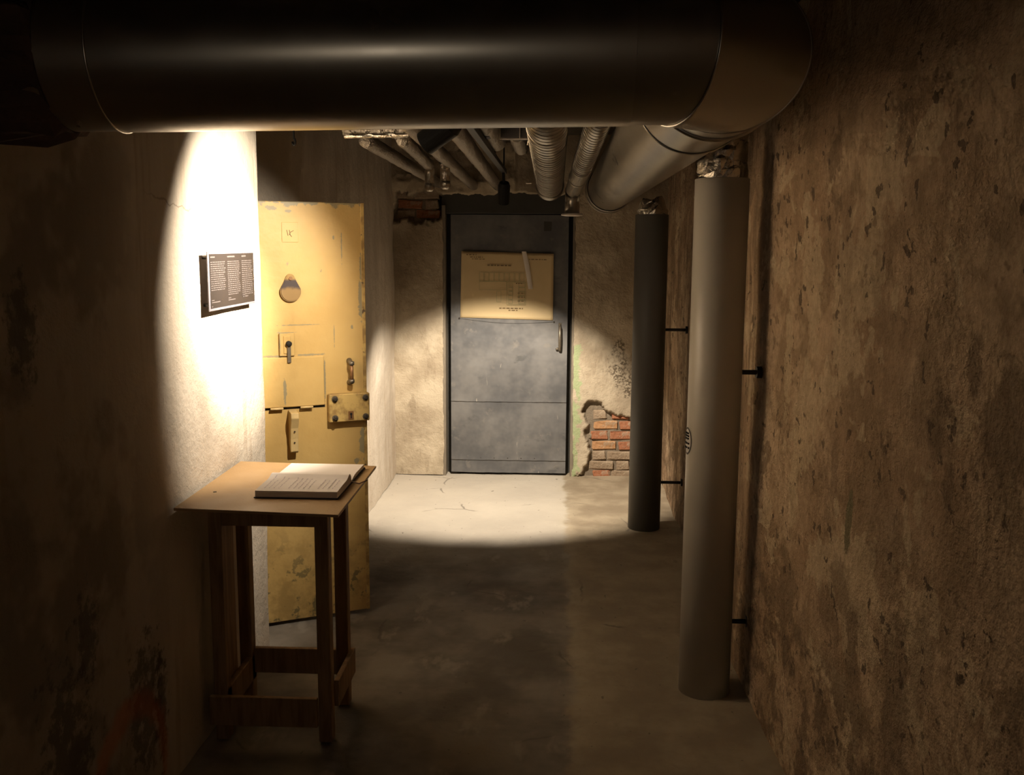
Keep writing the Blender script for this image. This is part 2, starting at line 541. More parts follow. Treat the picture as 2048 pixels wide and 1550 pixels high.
# table: brown hardboard top on rough sawn pine
M = Mat('hardboard')
M.done(M.mix(M.noise(9, 6, .6), (.37, .235, .11), (.44, .285, .14)), M.step(M.noise(5, 3), .3, .7, .45, .6), 0, M.bump(M.noise(120, 2), .0006), spec=.35)
M = Mat('pine')
g = M.noise(7, 5, .6, st=(5, 5, .6), dist=.5)
M.done(M.mix(M.step(g, .35, .65), (.22, .13, .06), (.33, .205, .10)), .65, 0, M.bump(g, .002), spec=.3)
M = Mat('page')
M.done(M.mix(M.noise(20, 3), (.80, .75, .72), (.86, .81, .78)), .75, 0, spec=.2)
M = Mat('page_edge')
f = M.noise(3, 2, .5, st=(1, 1, 160))
M.done(M.mix(f, (.50, .44, .42), (.78, .72, .69)), .8)
mat_plain('ink', (.56, .50, .54), .8)
mat_plain('cover_dark', (.035, .018, .018), .5, 0, .15, 60)
mat_plain('ribbon_brown', (.16, .07, .04), .6)

# brick kinds
for nm, a, b in (('brick_red', (.30, .12, .065), (.42, .19, .105)), ('brick_orange', (.38, .20, .095), (.47, .27, .14)), ('brick_dusty', (.28, .205, .14), (.38, .295, .21))):
    M = Mat(nm)
    f = M.noise(30, 6, .65)
    M.done(M.mix(M.step(M.noise(22, 5, .65), .50, .62, 0, .55), M.mix(f, a, b), (.42, .34, .25)), .9, 0, M.bump(f, .012), spec=.15)


def glow(name, c, s):
    M = Mat(name)
    M.put(M.b.inputs['Base Color'], (.8, .8, .8))
    M.put(M.b.inputs['Emission Color'], c)
    M.b.inputs['Emission Strength'].default_value = s
glow('lens_glow', WARM, 4.0)
MATS['lens_glow'].cycles.emission_sampling = 'NONE'

# ------------------------------------------------------------------ the setting
XL, XR, YF, ZC, YB = -1.19, 0.75, 7.04, 2.46, -4.0

us = np.concatenate([np.linspace(-1.85, -1.2, 10), np.linspace(-1.18, .9, 105)])
vs = np.concatenate([np.linspace(YB, 1.5, 30), np.linspace(1.55, 7.3, 240)])
v, f = bm_grid(us, vs, lambda U, V: (U, V, 0.010 * fbm(U * 2.2, V * 2.2, 3) - .004 + .006 * np.clip((U - .07) / .05, 0, 1) * (V > 1)))
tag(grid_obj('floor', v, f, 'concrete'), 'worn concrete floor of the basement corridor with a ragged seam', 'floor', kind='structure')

us = np.linspace(-1.85, .9, 40); vs = np.linspace(YB, 7.3, 120)
v, f = bm_grid(us, vs, lambda U, V: (U, V, ZC + .015 * fbm(U * 3, V * 3, 9)))
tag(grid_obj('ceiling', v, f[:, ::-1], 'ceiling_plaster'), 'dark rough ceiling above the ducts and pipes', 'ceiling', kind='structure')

# left wall: near stretch, doorway niche, far stretch
YC, YJ = 3.90, 4.50
zs = np.linspace(0, 2.5, 126)


def left_corner(z):      # the arris runs a little crooked
    return YC + .02 * np.clip((z - 1.2), -1, 1) * .8 + .008 * fbm(z * 6, z * 0 + 2, 5) - .0


parts = []
ys = np.concatenate([np.linspace(YB, 1.5, 40), np.linspace(1.52, YC - .02, 120), [YC]])


def f_near(U, V):
    Y = np.where(U >= YC - .021, np.where(U >= YC, left_corner(V), left_corner(V) - .02), U)
    X = XL + .010 * fbm(U * 1.4, V * 1.4, 21) + .004 * fbm(U * 6, V * 6, 22)
    X = X - np.where(U >= YC, .012, 0)
    return X, Y, V
parts.append(bm_grid(ys, zs, f_near))
parts.append(bm_grid(np.linspace(0, 1, 12), zs, lambda U, V: (XL - .012 - U * .62, left_corner(V) + .014 * (U > 0) + .01 * fbm(U * 3, V * 3, 23) * (U > 0), V)))
parts.append(bm_grid(np.linspace(YC - .05, YJ + .05, 8), zs, lambda U, V: (0 * U - 1.80, U, V)))
# rounded far jamb then far stretch
ang = np.linspace(0, math.pi / 2, 7)
R_ = .05
prof = [(-1.82, YJ)] + [(XL + .01 - R_ - .3 * (1 - k / 6), YJ) for k in range(6)] + [(XL + .01 - R_ + R_ * math.sin(a), YJ + R_ - R_ * math.cos(a)) for a in ang]
prof += [(XL + .01, y) for y in np.linspace(YJ + R_ + .03, 7.3, 110)]
px = np.array([p[0] for p in prof]); py = np.array([p[1] for p in prof])


def f_far(U, V):
    i = U.astype(int)
    X = px[i]; Y = py[i]
    d = .016 * fbm(Y * 1.8, V * 1.8, 31) + .008 * fbm(Y * 7, V * 5, 32)
    onj = Y < YJ + .02
    return X + np.where(onj, 0, d), Y + np.where(onj, -d, 0), V
parts.append(bm_grid(np.arange(len(prof)), zs, f_far))
v, f = merge_grids(parts)
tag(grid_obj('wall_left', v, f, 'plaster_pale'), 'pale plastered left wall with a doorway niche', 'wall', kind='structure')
wall_left = bpy.data.objects['wall_left']

# right wall
ys = np.concatenate([np.linspace(YB, 1.2, 30), np.linspace(1.22, 7.3, 300)])
v, f = bm_grid(ys, zs, lambda U, V: (XR + .022 * fbm(U * 1.3, V * 1.3, 41) + .010 * fbm(U * 5, V * 3.5, 42) + .02 * np.clip(U - 4, 0, 2) * .4, U, V))
tag(grid_obj('wall_right', v, f[:, ::-1], 'plaster_damp'), 'stained brown plaster wall on the right with pale flaked patches', 'wall', kind='structure')

# wall behind the photographer
v, f = bm_grid(np.linspace(-1.9, .95, 20), np.linspace(0, 2.5, 20), lambda U, V: (U, 0 * U + YB, V))
tag(grid_obj('wall_behind', v, f, 'plaster_damp'), 'plain plaster wall closing the corridor behind the viewer', 'wall', kind='structure')

# far wall with door opening, exposed brickwork and a ragged recess over the door
DX0, DX1, DZ = -.822, .128, 1.945
us = np.unique(np.concatenate([np.linspace(-1.3, DX0, 50), np.linspace(DX0, DX1, 80), np.linspace(DX1, .95, 84)]))
vs = np.unique(np.concatenate([np.linspace(0, DZ, 180), np.linspace(DZ, 2.5, 56)]))


def exposed(U, V):
    n = .06 * fbm(U * 10, V * 10, 51) + .03 * fbm(U * 34, V * 34, 58)
    top = np.interp(U, [.15, .22, .30, .40, .55, .95], [.30, .53, .55, .50, .43, .40])
    left = np.interp(V, [0, .1, .2, .35, .5, .6], [.19, .23, .25, .235, .22, .23])
    a = np.clip((np.minimum(U - left, top - V) + n) / .018 + .5, 0, 1)
    b = np.clip((np.minimum(np.minimum(-.845 - U, U + 1.17), np.minimum(V - 1.865, 2.065 - V)) + n) / .018 + .5, 0, 1)
    return np.maximum(a, b)


def f_farwall(U, V):
    e = exposed(U, V)
    rec = np.clip((np.minimum(np.minimum(U + .86, .13 - U), 2.045 + .03 * fbm(U * 14, U * 0, 55) - V)) / .012 + .5, 0, 1) * (V > 1.9)
    Y = YF + .014 * fbm(U * 2, V * 2, 52) + .006 * fbm(U * 9, V * 9, 53) + .045 * e + .09 * rec
    # lumps at the pipe penetrations over the recess
    Y = Y - .05 * np.clip((V - 2.03) / .1, 0, 1) * (U < -.3) * (.6 + fbm(U * 8, V * 8, 56))
    jag = (.010 * fbm(U * 0 + 3, V * 16, 57)) * ((np.abs(U - DX0) < .006) | (np.abs(U - DX1) < .006)) * (V < DZ)
    return U + jag, Y, V
v, f = bm_grid(us, vs, f_farwall, keep=lambda u, vv: ~((u > DX0) & (u < DX1) & (vv < DZ)))
U, V = np.meshgrid(us, vs, indexing='ij')
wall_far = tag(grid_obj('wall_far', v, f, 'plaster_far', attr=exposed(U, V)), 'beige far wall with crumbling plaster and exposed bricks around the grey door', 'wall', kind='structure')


# bricks: a few mesh variants shared between the pieces
def brick_mesh(name, mat, L, Hh, seed):
    r = random.Random(seed)
    bm = bm_box((-L / 2, -.03, -Hh / 2), (L / 2, .03, Hh / 2), .007)
    for q in bm.verts:
        q.co += Vector((r.uniform(-.005, .005), r.uniform(-.006, .006), r.uniform(-.0035, .0035)))
    me = bpy.data.meshes.new(name); bm.to_mesh(me); bm.free()
    me.materials.append(MATS[mat])
    return me


BR = {}
for mt in ('brick_red', 'brick_orange', 'brick_dusty'):
    for ln, L in (('long', .178), ('mid', .125), ('short', .098)):
        BR[mt, ln] = brick_mesh('brick', mt, L, .062, hash((mt, ln)) % 999 if False else len(BR) * 7 + 1)


def put_brick(mt, ln, x, z, dy=0.0):
    o = bpy.data.objects.new('brick', BR[mt, ln])
    link(o, wall_far)
    o.location = (x, YF + .068 + dy, z)
    o.rotation_euler = (random.uniform(-.04, .04), random.uniform(-.025, .025), random.uniform(-.05, .05))


rows = [  # z, [(kind, length, x centre)]
    (.462, [('brick_dusty', 'short', .325), ('brick_red', 'mid', .475)]),
    (.385, [('brick_orange', 'long', .370), ('brick_red', 'mid', .535), ('brick_red', 'short', .655)]),
    (.308, [('brick_red', 'mid', .325), ('brick_red', 'long', .490), ('brick_dusty', 'short', .640)]),
    (.232, [('brick_orange', 'long', .360), ('brick_red', 'mid', .530), ('brick_orange', 'short', .650)]),
    (.156, [('brick_dusty', 'short', .325), ('brick_dusty', 'long', .478), ('brick_dusty', 'mid', .640)]),
    (.082, [('brick_dusty', 'long', .345), ('brick_dusty', 'short', .500), ('brick_red', 'mid', .625)]),
    (.012, [('brick_red', 'mid', .345), ('brick_dusty', 'long', .512), ('brick_dusty', 'short', .668)]),
]
for z, lst in rows:
    for mt, ln, x in lst:
        put_brick(mt, ln, x, z)
for z, lst in ((1.905, [('brick_dusty', 'mid', -1.09), ('brick_red', 'long', -.93)]), (1.975, [('brick_red', 'long', -1.06), ('brick_dusty', 'short', -.905)]), (2.045, [('brick_dusty', 'mid', -1.1), ('brick_dusty', 'long', -.94)])):
    for mt, ln, x in lst:
        put_brick(mt, ln, x, z)

# rubble ring where the big duct enters the left wall
def ring_rubble(i, k):
    return (.010 * math.sin(k * 2.3 + i) + .007 * math.sin(k * 5.1 + 2 * i)) * (1 if i < 3 else .3)
bm = bm_tube([(XL - .02, 2.0, 2.075), (-1.06, 2.0, 2.075), (-1.0, 2.0, 2.075), (-.985, 2.0, 2.075)], [.178, .170, .164, .156], 40, True, ring_rubble)
o = obj('mortar_ring', bm, 'mortar_dark', wall_left)
o['label'] = 'reddish broken mortar around the duct opening'

# ------------------------------------------------------------------ big ventilation duct
r0 = .152
BX, BY, RB = .14, 2.21, .21
AY = BY - RB
duct = thing('ventilation_duct', 'large galvanised ventilation duct crossing overhead and turning back beside the right wall', 'duct', (BX, AY, 2.085))


def zc(x): return 2.070 + (x + 1.19) * .013        # slight rise to the right


def duct_between(fA, fB, seg=72, nx=2):
    bm = bmesh.new(); rings = []
    for t in np.linspace(0, 1, nx):
        ring = []
        for k in range(seg):
            a = 2 * math.pi * k / seg
            p = fA(a).lerp(fB(a), t)
            ring.append(bm.verts.new(p))
        rings.append(ring)
    for i in range(nx - 1):
        for k in range(seg):
            bm.faces.new((rings[i][k], rings[i][(k + 1) % seg], rings[i + 1][(k + 1) % seg], rings[i + 1][k]))
    return bm


def plane_x(x, r=r0):            # ring across the cross duct
    return lambda a: Vector((x, AY - r * math.cos(a), zc(x) + r * math.sin(a)))


ZE = zc(BX)


def mitre(th, r=r0, frm='x'):
    def g(a):
        q = RB + r * math.cos(a)          # distance from the bend centre line, outer side positive
        if frm == 'x': rho = q / math.cos(th)
        else: rho = q / math.sin(th)
        return Vector((BX + rho * math.sin(th), BY - rho * math.cos(th), ZE + r * math.sin(a)))
    return g


def plane_y(y, r=r0):
    return lambda a: Vector((BX + RB + r * math.cos(a), y, ZE + r * math.sin(a) - (y - BY) * .0025))


t1, t2 = math.radians(22.5), math.radians(67.5)
obj('duct_section', duct_between(plane_x(XL - .01), plane_x(-.885), nx=2), 'galvanised', duct, True)
obj('duct_section', duct_between(plane_x(-.895, r0 + .0025), plane_x(BX, r0 + .0025), nx=2), 'galvanised', duct, True)
obj('elbow_gore', duct_between(plane_x(BX - .01), mitre(t1)), 'galvanised_dull', duct, True)
obj('elbow_gore', duct_between(mitre(t1, r0 + .003), mitre(t2, r0 + .003, 'y')), 'galvanised_dull', duct, True)
obj('elbow_gore', duct_between(mitre(t2, r0, 'y'), plane_y(BY + .05)), 'galvanised_dull', duct, True)
obj('duct_section', duct_between(plane_y(BY + .02, r0 - .002), plane_y(2.62, r0 - .002)), 'galvanised', duct, True)
obj('duct_section', duct_between(plane_y(2.61, r0 - .004), plane_y(6.78, r0 - .004)), 'galvanised', duct, True)
obj('duct_section', duct_between(plane_y(6.74, r0 + .004), plane_y(7.06, r0 + .004)), 'galvanised_dull', duct, True)


def band(fn, rr=.0035, n=72):
    pts = [fn(2 * math.pi * k / n) for k in range(n)]
    bm = bmesh.new(); rings = []
    cen = sum(pts, Vector()) / n
    for i in range(n):
        t = (pts[(i + 1) % n] - pts[i - 1]).normalized()
        o_ = (pts[i] - cen).normalized(); s_ = t.cross(o_)
        rings.append([bm.verts.new(pts[i] + (o_ * math.cos(q) + s_ * math.sin(q)) * rr) for q in (0, 1.57, 3.14, 4.71)])
    for i in range(n):
        A, B = rings[i], rings[(i + 1) % n]
        for k in range(4):
            bm.faces.new((A[k], A[(k + 1) % 4], B[(k + 1) % 4], B[k]))
    return bm


for fn, rr in ((plane_x(-.885, r0 + .002), .003), (mitre(t1, r0 + .002), .003), (mitre(t2, r0 + .002, 'y'), .003), (plane_y(BY + .05, r0 + .001), .006), (plane_y(2.62), .0025), (plane_y(6.74, r0 + .003), .005), (plane_y(7.0, r0 + .006), .004)):
    obj('seam_ring', band(fn, rr), 'seam_metal', duct, True)

# ------------------------------------------------------------------ spiral ducts
def spiral(p0, p1, r, pitch, wire):
    p0, p1 = Vector(p0), Vector(p1)
    t = (p1 - p0); L = t.length; t.normalize()
    a = t.cross(Vector((0, 0, 1))).normalized(); b = a.cross(t)
    turns = L / pitch; n = int(turns * 28)
    pts = []
    for i in range(n + 1):
        q = 2 * math.pi * turns * i / n
        pts.append(p0 + t * (L * i / n) + (a * math.cos(q) + b * math.sin(q)) * r)
    return bm_tube(pts, wire, 4, False)


S1a, S1b = Vector((-.042, 2.5, 2.20)), Vector((-.050, 5.95, 2.045))
sd = thing('spiral_duct', 'wide ribbed spiral duct running over the middle of the corridor', 'duct', S1a)
obj('tube', bm_tube([S1a, S1b], .078, 40), 'galvanised_dull', sd, True)
obj('spiral_seam', spiral(S1a, S1b, .0785, .075, .0028), 'galvanised_dull', sd, True)
d = (S1b - S1a).normalized()
obj('coupling', bm_tube([S1a + d * 1.25, S1a + d * 1.31], .081, 40), 'galvanised_dull', sd, True)
obj('end_bend', bm_tube([S1b - d * .05] + arc(S1b + Vector((0, 0, .12)), (0, 0, -1), (0, 1, 0), 0, 1.45, .12, 9), .083, 40), 'galvanised_dull', sd, True)
obj('seam_ring', bm_tube([S1b + d * .01, S1b + d * .022], .087, 40), 'seam_metal', sd, True)

S2a, S2b = Vector((.168, 2.5, 2.20)), Vector((.092, 5.86, 2.02))
sd2 = thing('spiral_duct', 'narrow spiral duct ending in a downward round air valve', 'duct', S2a)
d = (S2b - S2a).normalized()
obj('tube', bm_tube([S2a, S2b], .047, 32), 'galvanised_dull', sd2, True)
obj('spiral_seam', spiral(S2a, S2a + d * 2.35, .0475, .06, .0022), 'galvanised_dull', sd2, True)
for q in (2.38, 2.80):
    obj('seam_ring', bm_tube([S2a + d * q, S2a + d * (q + .02)], .0505, 32), 'seam_metal', sd2, True)
obj('drop_stub', bm_tube([(S2b.x - .006, 5.9, 2.03), (S2b.x - .008, 5.9, 1.872)], .044, 32), 'galvanised_dull', sd2, True)
obj('air_valve', bm_tube([(S2b.x - .008, 5.9, 1.880), (S2b.x - .008, 5.9, 1.874), (S2b.x - .008, 5.9, 1.868), (S2b.x - .008, 5.9, 1.864)], [.060, .066, .064, .040], 36), 'white_plastic', sd2, True)

# ------------------------------------------------------------------ insulated pipes on the left
def wobble(amp, seed):
    r = random.Random(seed)
    tab = [[r.uniform(-amp, amp) for _ in range(24)] for _ in range(400)]
    return lambda i, k: tab[i % 400][k % 24]


def line(a, b, n):
    a, b = Vector(a), Vector(b)
    return [a.lerp(b, i / n) for i in range(n + 1)]


def pipe(label, path, r, mat='foil_dull', seed=1, drop=None):
    t = thing('insulated_pipe', label, 'pipe', path[0], group='insulated pipes under the ceiling')
    obj('wrapping', bm_tube(path, r, 20, True, wobble(.0024, seed)), mat, t, True)
    if drop:
        b = drop
        pts = arc(b + Vector((0, 0, -.035)), (0, 0, 1), (0, 1, 0), 0, math.pi / 2, .035, 6)
        pts = [b + Vector((0, -.03, 0))] + pts
        pts.append(Vector((pts[-1].x, pts[-1].y, 1.99)))
        obj('drop_bend', bm_tube(pts, [.026] * (len(pts)), 18, True), 'foil', t, True)
        e = pts[-1]
        obj('drop_end', bm_tube([e + Vector((0, 0, .03)), e + Vector((0, 0, .012)), e, e + Vector((0, 0, -.012))], [.027, .029, .026, .014], 18), 'foil', t, True)
    return t


pipe('insulated pipe nearest the left wall, joined to the crosswise foil pipe', line((-.795, 4.10, 2.118), (-.845, 7.05, 2.118), 30), .031, seed=2)
pipe('second insulated pipe from the left wall with a shiny bend dropping down', line((-.635, 4.05, 2.12), (-.70, 5.35, 2.12), 16), .030, seed=3, drop=Vector((-.700, 5.35, 2.118)))
pipe('third insulated pipe from the left wall with a short shiny stub below it', line((-.542, 3.34, 2.133), (-.60, 7.05, 2.105), 40), .033, seed=4, drop=Vector((-.588, 5.12, 2.100)))
pipe('fourth insulated pipe from the left wall, beside the black light track', line((-.389, 3.34, 2.133), (-.43, 7.05, 2.105), 40), .035, seed=5)
cp = thing('foil_pipe', 'crinkled foil pipe lying crosswise at the left wall', 'pipe', (-.8, 4.0, 2.16))
obj('wrapping', bm_tube(line((-.865, 4.02, 2.155), (-.605, 3.985, 2.155), 20), .036, 24, True, wobble(.004, 8)), 'foil_dull', cp)
obj('lower_edge', bm_tube(line((-.86, 3.985, 2.122), (-.597, 3.955, 2.125), 12), .008, 10, True, wobble(.0015, 9)), 'foil', cp)
for x, yb, y0, r, lab in ((-.29, 4.78, 3.4, .042, 'foil pipe with a dark blue label, turning up left of the hanging grey box'), (-.185, 5.05, 4.32, .036, 'foil pipe turning up behind the hanging grey box')):
    pts = line((x, y0, 2.17), (x, yb - .12, 2.17), 14) + arc((x, yb - .12, 2.29), (0, 0, -1), (0, 1, 0), .15, math.pi / 2, .12, 8)
    pts.append(Vector((x, yb, 2.45)))
    t = thing('insulated_pipe', lab, 'pipe', (x, y0, 2.17), group='insulated pipes under the ceiling')
    obj('wrapping', bm_tube(pts, r, 22, True, wobble(.0016, int(yb * 10))), 'foil_dull', t, True)
    if x < -.25:
        obj('pipe_label', bm_tube([(x - .006, 4.02, 2.170), (x - .006, 4.12, 2.170)], r + .0025, 20), 'label_blue', t, True)

# hanging grey box in a pale wire frame
hb = thing('junction_box', 'flat grey box hanging in a pale wire frame beside the wide spiral duct', 'box', (-.19, 4.2, 2.13))
obj('case', bm_box((-.243, 4.18, 2.137), (-.128, 4.27, 2.24), .004), 'box_grey', hb)
for a, b in (((-.246, 4.175, 2.46), (-.246, 4.175, 2.133)), ((-.163, 4.175, 2.46), (-.163, 4.175, 2.133)), ((-.246, 4.175, 2.133), (-.125, 4.175, 2.133))):
    obj('frame_wire', bm_tube([a, b], .0022, 8), 'wire', hb)
cab = []
for i in range(13):
    q = i / 12
    cab.append((-.142 + .022 * math.sin(q * 2.4), 4.1, 2.30 - .20 * q))
o = obj('cable', bm_tube(cab, .004, 8), 'wire', None, True)
tag(o, 'thin pale cable hanging close to the wide spiral duct', 'cable')

# light track, end box
tr = thing('light_track', 'black ceiling track running along the corridor beside the insulated pipes', 'light track', (-.31, 3.28, 2.1))
obj('rail', bm_box((-.325, 3.28, 2.096), (-.295, 5.70, 2.120), .002), 'black_metal', tr)
for y in (3.32, 4.86, 5.66):
    obj('hanger', bm_tube([(-.31, y, 2.118), (-.31, y, 2.458)], .004, 8), 'black_metal', tr)
sw = thing('cable_clip', 'tiny pale clip on the dark wall left of the wide spiral duct', 'clip', (-.21, 7.0, 2.11))
obj('clip_bar', bm_box((-.228, 6.985, 2.118), (-.188, 7.02, 2.126), .002), 'wire', sw)

# ------------------------------------------------------------------ spotlights
def spot_light(name, parent, loc, direction, angle, blend, watts, radius, color=WARM):
    ld = bpy.data.lights.new(name, 'SPOT')
    ld.energy = watts; ld.color = color; ld.spot_size = angle; ld.spot_blend = blend; ld.shadow_soft_size = radius
    o = bpy.data.objects.new(name, ld)
    col.objects.link(o)
    o.parent = parent
    M4 = Vector(direction).to_track_quat('-Z', 'Y').to_matrix().to_4x4()
    M4.translation = Vector(loc)
    mw = ROOTM[parent.name].inverted() @ M4
    o.location = mw.translation; o.rotation_euler = mw.to_euler()
    return o


def spotlight(label, lens, axis, length, r, yoke):
    lens, axis = Vector(lens), Vector(axis).normalized()
    t = thing('spotlight', label, 'spotlight', lens)
    obj('housing', bm_lathe(lens, axis, [(-.010, r - .004), (0, r - .002), (-.001, r), (-length * .85, r), (-length, r * .8)]), 'black_metal', t, False)
    obj('lens', bm_lathe(lens, axis, [(-.0095, r * .8), (-.007, r * .8)], 28), 'lens_glow', t)
    obj('yoke', bm_tube([lens - axis * length * .62] + yoke, .008, 10), 'black_metal', t)
    return t


A1 = Vector((-.815, .335, -.505)).normalized()
L1 = Vector((-.437, 3.25, 2.022))
sp1 = spotlight('black spotlight below the duct aimed at the information sign', L1, A1, .13, .040, [(-.335, 3.24, 2.105), (-.310, 3.30, 2.107)])
spot_light('beam', sp1, L1 + A1 * .016, A1, math.radians(88), .55, P_SIGN_WIDE, .014)
A1C = Vector((-.79, .28, -.44)).normalized()      # hot centre of the beam
spot_light('beam_core', sp1, L1 + A1 * .016, A1C, math.radians(59), 1.0, P_SIGN_CORE, .014)

A2 = Vector((-.06, .47, -.88)).normalized()
L2 = Vector((-.312, 5.66, 1.930))
sp2 = spotlight('black spotlight hanging at the far end of the track before the grey door', L2, A2, .125, .034, [(-.31, 5.60, 2.09), (-.31, 5.60, 2.104)])
spot_light('beam', sp2, L2 + A2 * .016, A2, math.radians(79), .45, P_DOOR, .016)

wl = thing('added_lamp', 'unseen bulb lamp added behind the viewer for the highlight on the duct', 'lamp', (-1.18, -1.6, 1.2))  # added out of view to put a highlight on the big duct
obj('socket', bm_tube([(-1.195, -1.6, 1.2), (-1.10, -1.6, 1.2)], .025, 16), 'black_metal', wl)
obj('bulb', bm_lathe((-1.105, -1.6, 1.2), (1, 0, 0), [(0, .016), (.012, .020), (.030, .028), (.045, .028), (.058, .018), (.063, .006)], 18), 'lens_glow', wl, True)
ld = bpy.data.lights.new('bulb_light', 'POINT'); ld.energy = P_BEHIND; ld.color = WARM; ld.shadow_soft_size = .12
o = bpy.data.objects.new('bulb_light', ld); col.objects.link(o); o.parent = wl; o.location = (.28, 0, 0)

# ------------------------------------------------------------------ grey stand pipes by the right wall
def stand_pipe(label, x, y, r, ztop, mat, foil_h, foil_bits, wallx, zbr, sticker):
    t = thing('stand_pipe', label, 'pipe', (x, y, 0))
    obj('shell', bm_tube([(x, y, -.005), (x, y, ztop - .002), (x, y, ztop)], [r, r, r - .004], 56), mat, t, True)
    n = 16
    pts = [(x + .004 * math.sin(i), y + .003 * math.cos(i * 2), ztop - .01 + foil_h * i / n) for i in range(n + 1)]
    obj('foil_sleeve', bm_tube(pts, [r * .93 - .012 * (i / n) for i in range(n + 1)], 24, True, wobble(.006, int(y * 100))), 'foil', t)
    for z in zbr:
        br = obj('wall_bracket', bm_tube([(x + r - .01, y, z), (wallx + .01, y, z)], .009, 10), 'iron_dark', t, True)
        obj('bracket_plate', bm_tube([(wallx - .012, y, z), (wallx + .012, y, z)], .022, 14), 'iron_dark', br)
    if sticker:
        z0, ang0, h, wd = sticker
        bm = bmesh.new(); 
        def patch(rr, sh, sw, dz=0):
            b = bmesh.new(); vs_ = []
            cen = b.verts.new((x + rr * math.cos(ang0), y + rr * math.sin(ang0), z0 + dz))
            for k in range(28):
                q = 2 * math.pi * k / 28
                a = ang0 + sw * math.cos(q) / rr
                vs_.append(b.verts.new((x + rr * math.cos(a), y + rr * math.sin(a), z0 + dz + sh * math.sin(q))))
            for k in range(28):
                b.faces.new((cen, vs_[k], vs_[(k + 1) % 28]))
            return b
        bm.free()
        s1 = obj('sticker', patch(r + .0012, h, wd), 'sticker_dark', t)
        s1['label'] = 'oval sticker with dark rim'
        obj('sticker_face', patch(r + .0018, h * .86, wd * .82), 'sticker_pale', s1)
        marks = []
        for dz, dw in ((.030, .010), (.020, .012), (.010, .010), (-.008, .014), (-.024, .016)):
            for sgn in (-1, 0, 1):
                a = ang0 + sgn * dw / r
                p = Vector((x + (r + .0025) * math.cos(a), y + (r + .0025) * math.sin(a), z0 + dz))
                marks.append(bm_box(p - Vector((.003, .003, .003)), p + Vector((.003, .003, .003))))
        obj('sticker_print', join(*marks), 'black_metal', s1)
    return t


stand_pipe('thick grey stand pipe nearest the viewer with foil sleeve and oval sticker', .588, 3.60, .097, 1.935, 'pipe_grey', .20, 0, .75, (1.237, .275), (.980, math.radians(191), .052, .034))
stand_pipe('grey stand pipe farther back, close to the exposed bricks', .545, 5.76, .096, 1.872, 'pipe_grey_shaded', .055, 0, .77, (1.205, .285), None)

# ------------------------------------------------------------------ yellow cell door (door frame of reference: u along the leaf, -v towards the viewer)
ANG = math.atan2(.207, .405)
yd = thing('door_1', 'ochre painted steel cell door standing open in the corridor behind the table', 'door', (-.855, 4.316, 0), ANG, kind='structure')
DW, DT = .62, .05


def YB_(name, lo, hi, mat, bev=.0, parent=None, seg=1):
    return obj(name, bm_box(lo, hi, bev, seg), mat, parent or yd, False, True)


YB_('leaf', (-DW, 0, .012), (0, DT, 1.872), 'paint_ochre', .003)
YB_('edge_strip', (-.012, -.003, .012), (.003, DT + .003, 1.872), 'paint_ochre_worn', .001)
YB_('number_panel', (-.358, -.0025, 1.70), (-.288, .002, 1.785), 'paint_ochre', .001)
num = []
for a, b in (((-.337, 1.752), (-.333, 1.735)), ((-.334, 1.735), (-.331, 1.728)), ((-.326, 1.752), (-.322, 1.730)), ((-.322, 1.742), (-.308, 1.750)), ((-.327, 1.735), (-.316, 1.724))):
    num.append(bm_tube([(a[0], -.0032, a[1]), (b[0], -.0032, b[1])], .0016, 6))
o = obj('number_marks', join(*num), 'print_brown', yd, False, True); o['label'] = 'scratched marks of an old number'

# teardrop peephole cover
def teardrop(w0, w1, ztop, zbot, n=20):
    pts = []
    rb = w1; cb = zbot + rb
    rt = w0; ct = ztop - rt
    for i in range(n + 1):
        a = math.pi + math.pi * i / n
        a0 = math.pi * .93 + (math.pi * 1.14) * i / n
        pts.append((rb * math.cos(a0), cb + rb * math.sin(a0)))
    pts.append((w0 * 1.35, ct - .012))
    pts.append((w0 * 1.06, ct + .002))
    for i in range(11):
        a = 0.15 + (math.pi - .3) * i / 10
        pts.append((rt * math.cos(a), ct + rt * math.sin(a)))
    pts.append((-w0 * 1.06, ct + .002))
    pts.append((-w0 * 1.35, ct - .012))
    return pts


def plate_from(pts, u0, v0, v1, bev=.002):
    bm = bmesh.new()
    vs_ = [bm.verts.new((u0 + p[0], v0, p[1])) for p in pts]
    fc = bm.faces.new(vs_)
    r = bmesh.ops.extrude_face_region(bm, geom=[fc])
    for q in [g for g in r['geom'] if isinstance(g, bmesh.types.BMVert)]:
        q.co.y = v1
    if bev:
        ed = [e for e in bm.edges if all(abs(q.co.y - v1) < 1e-6 for q in e.verts)]
        bmesh.ops.bevel(bm, geom=ed, offset=bev, segments=2, affect='EDGES')
    return bm


pc = obj('peephole_cover', plate_from(teardrop(.019, .045, 1.566, 1.446), -.329, -.004, -.016, .004), 'peephole_brass', yd, False, True)
pc['label'] = 'brown teardrop swivel cover over the peephole'
obj('pivot_pin', bm_tube([(-.329, -.014, 1.547), (-.329, -.021, 1.547)], .008, 14), 'brass_worn', pc, False, True)

lp = YB_('latch_plate', (-.383, -.012, 1.212), (-.318, .001, 1.312), 'paint_ochre', .002)
YB_('latch_slot', (-.366, -.015, 1.222), (-.336, -.005, 1.300), 'paint_ochre', .002, lp)
obj('latch_knob', bm_tube([(-.345, -.010, 1.268), (-.345, -.028, 1.266), (-.345, -.032, 1.265)], [.011, .013, .008], 14), 'keyhole_dark', lp, True, True)
obj('latch_tongue', bm_box((-.352, -.022, 1.183), (-.336, -.012, 1.262), .002), 'steel_worn', lp, False, True)

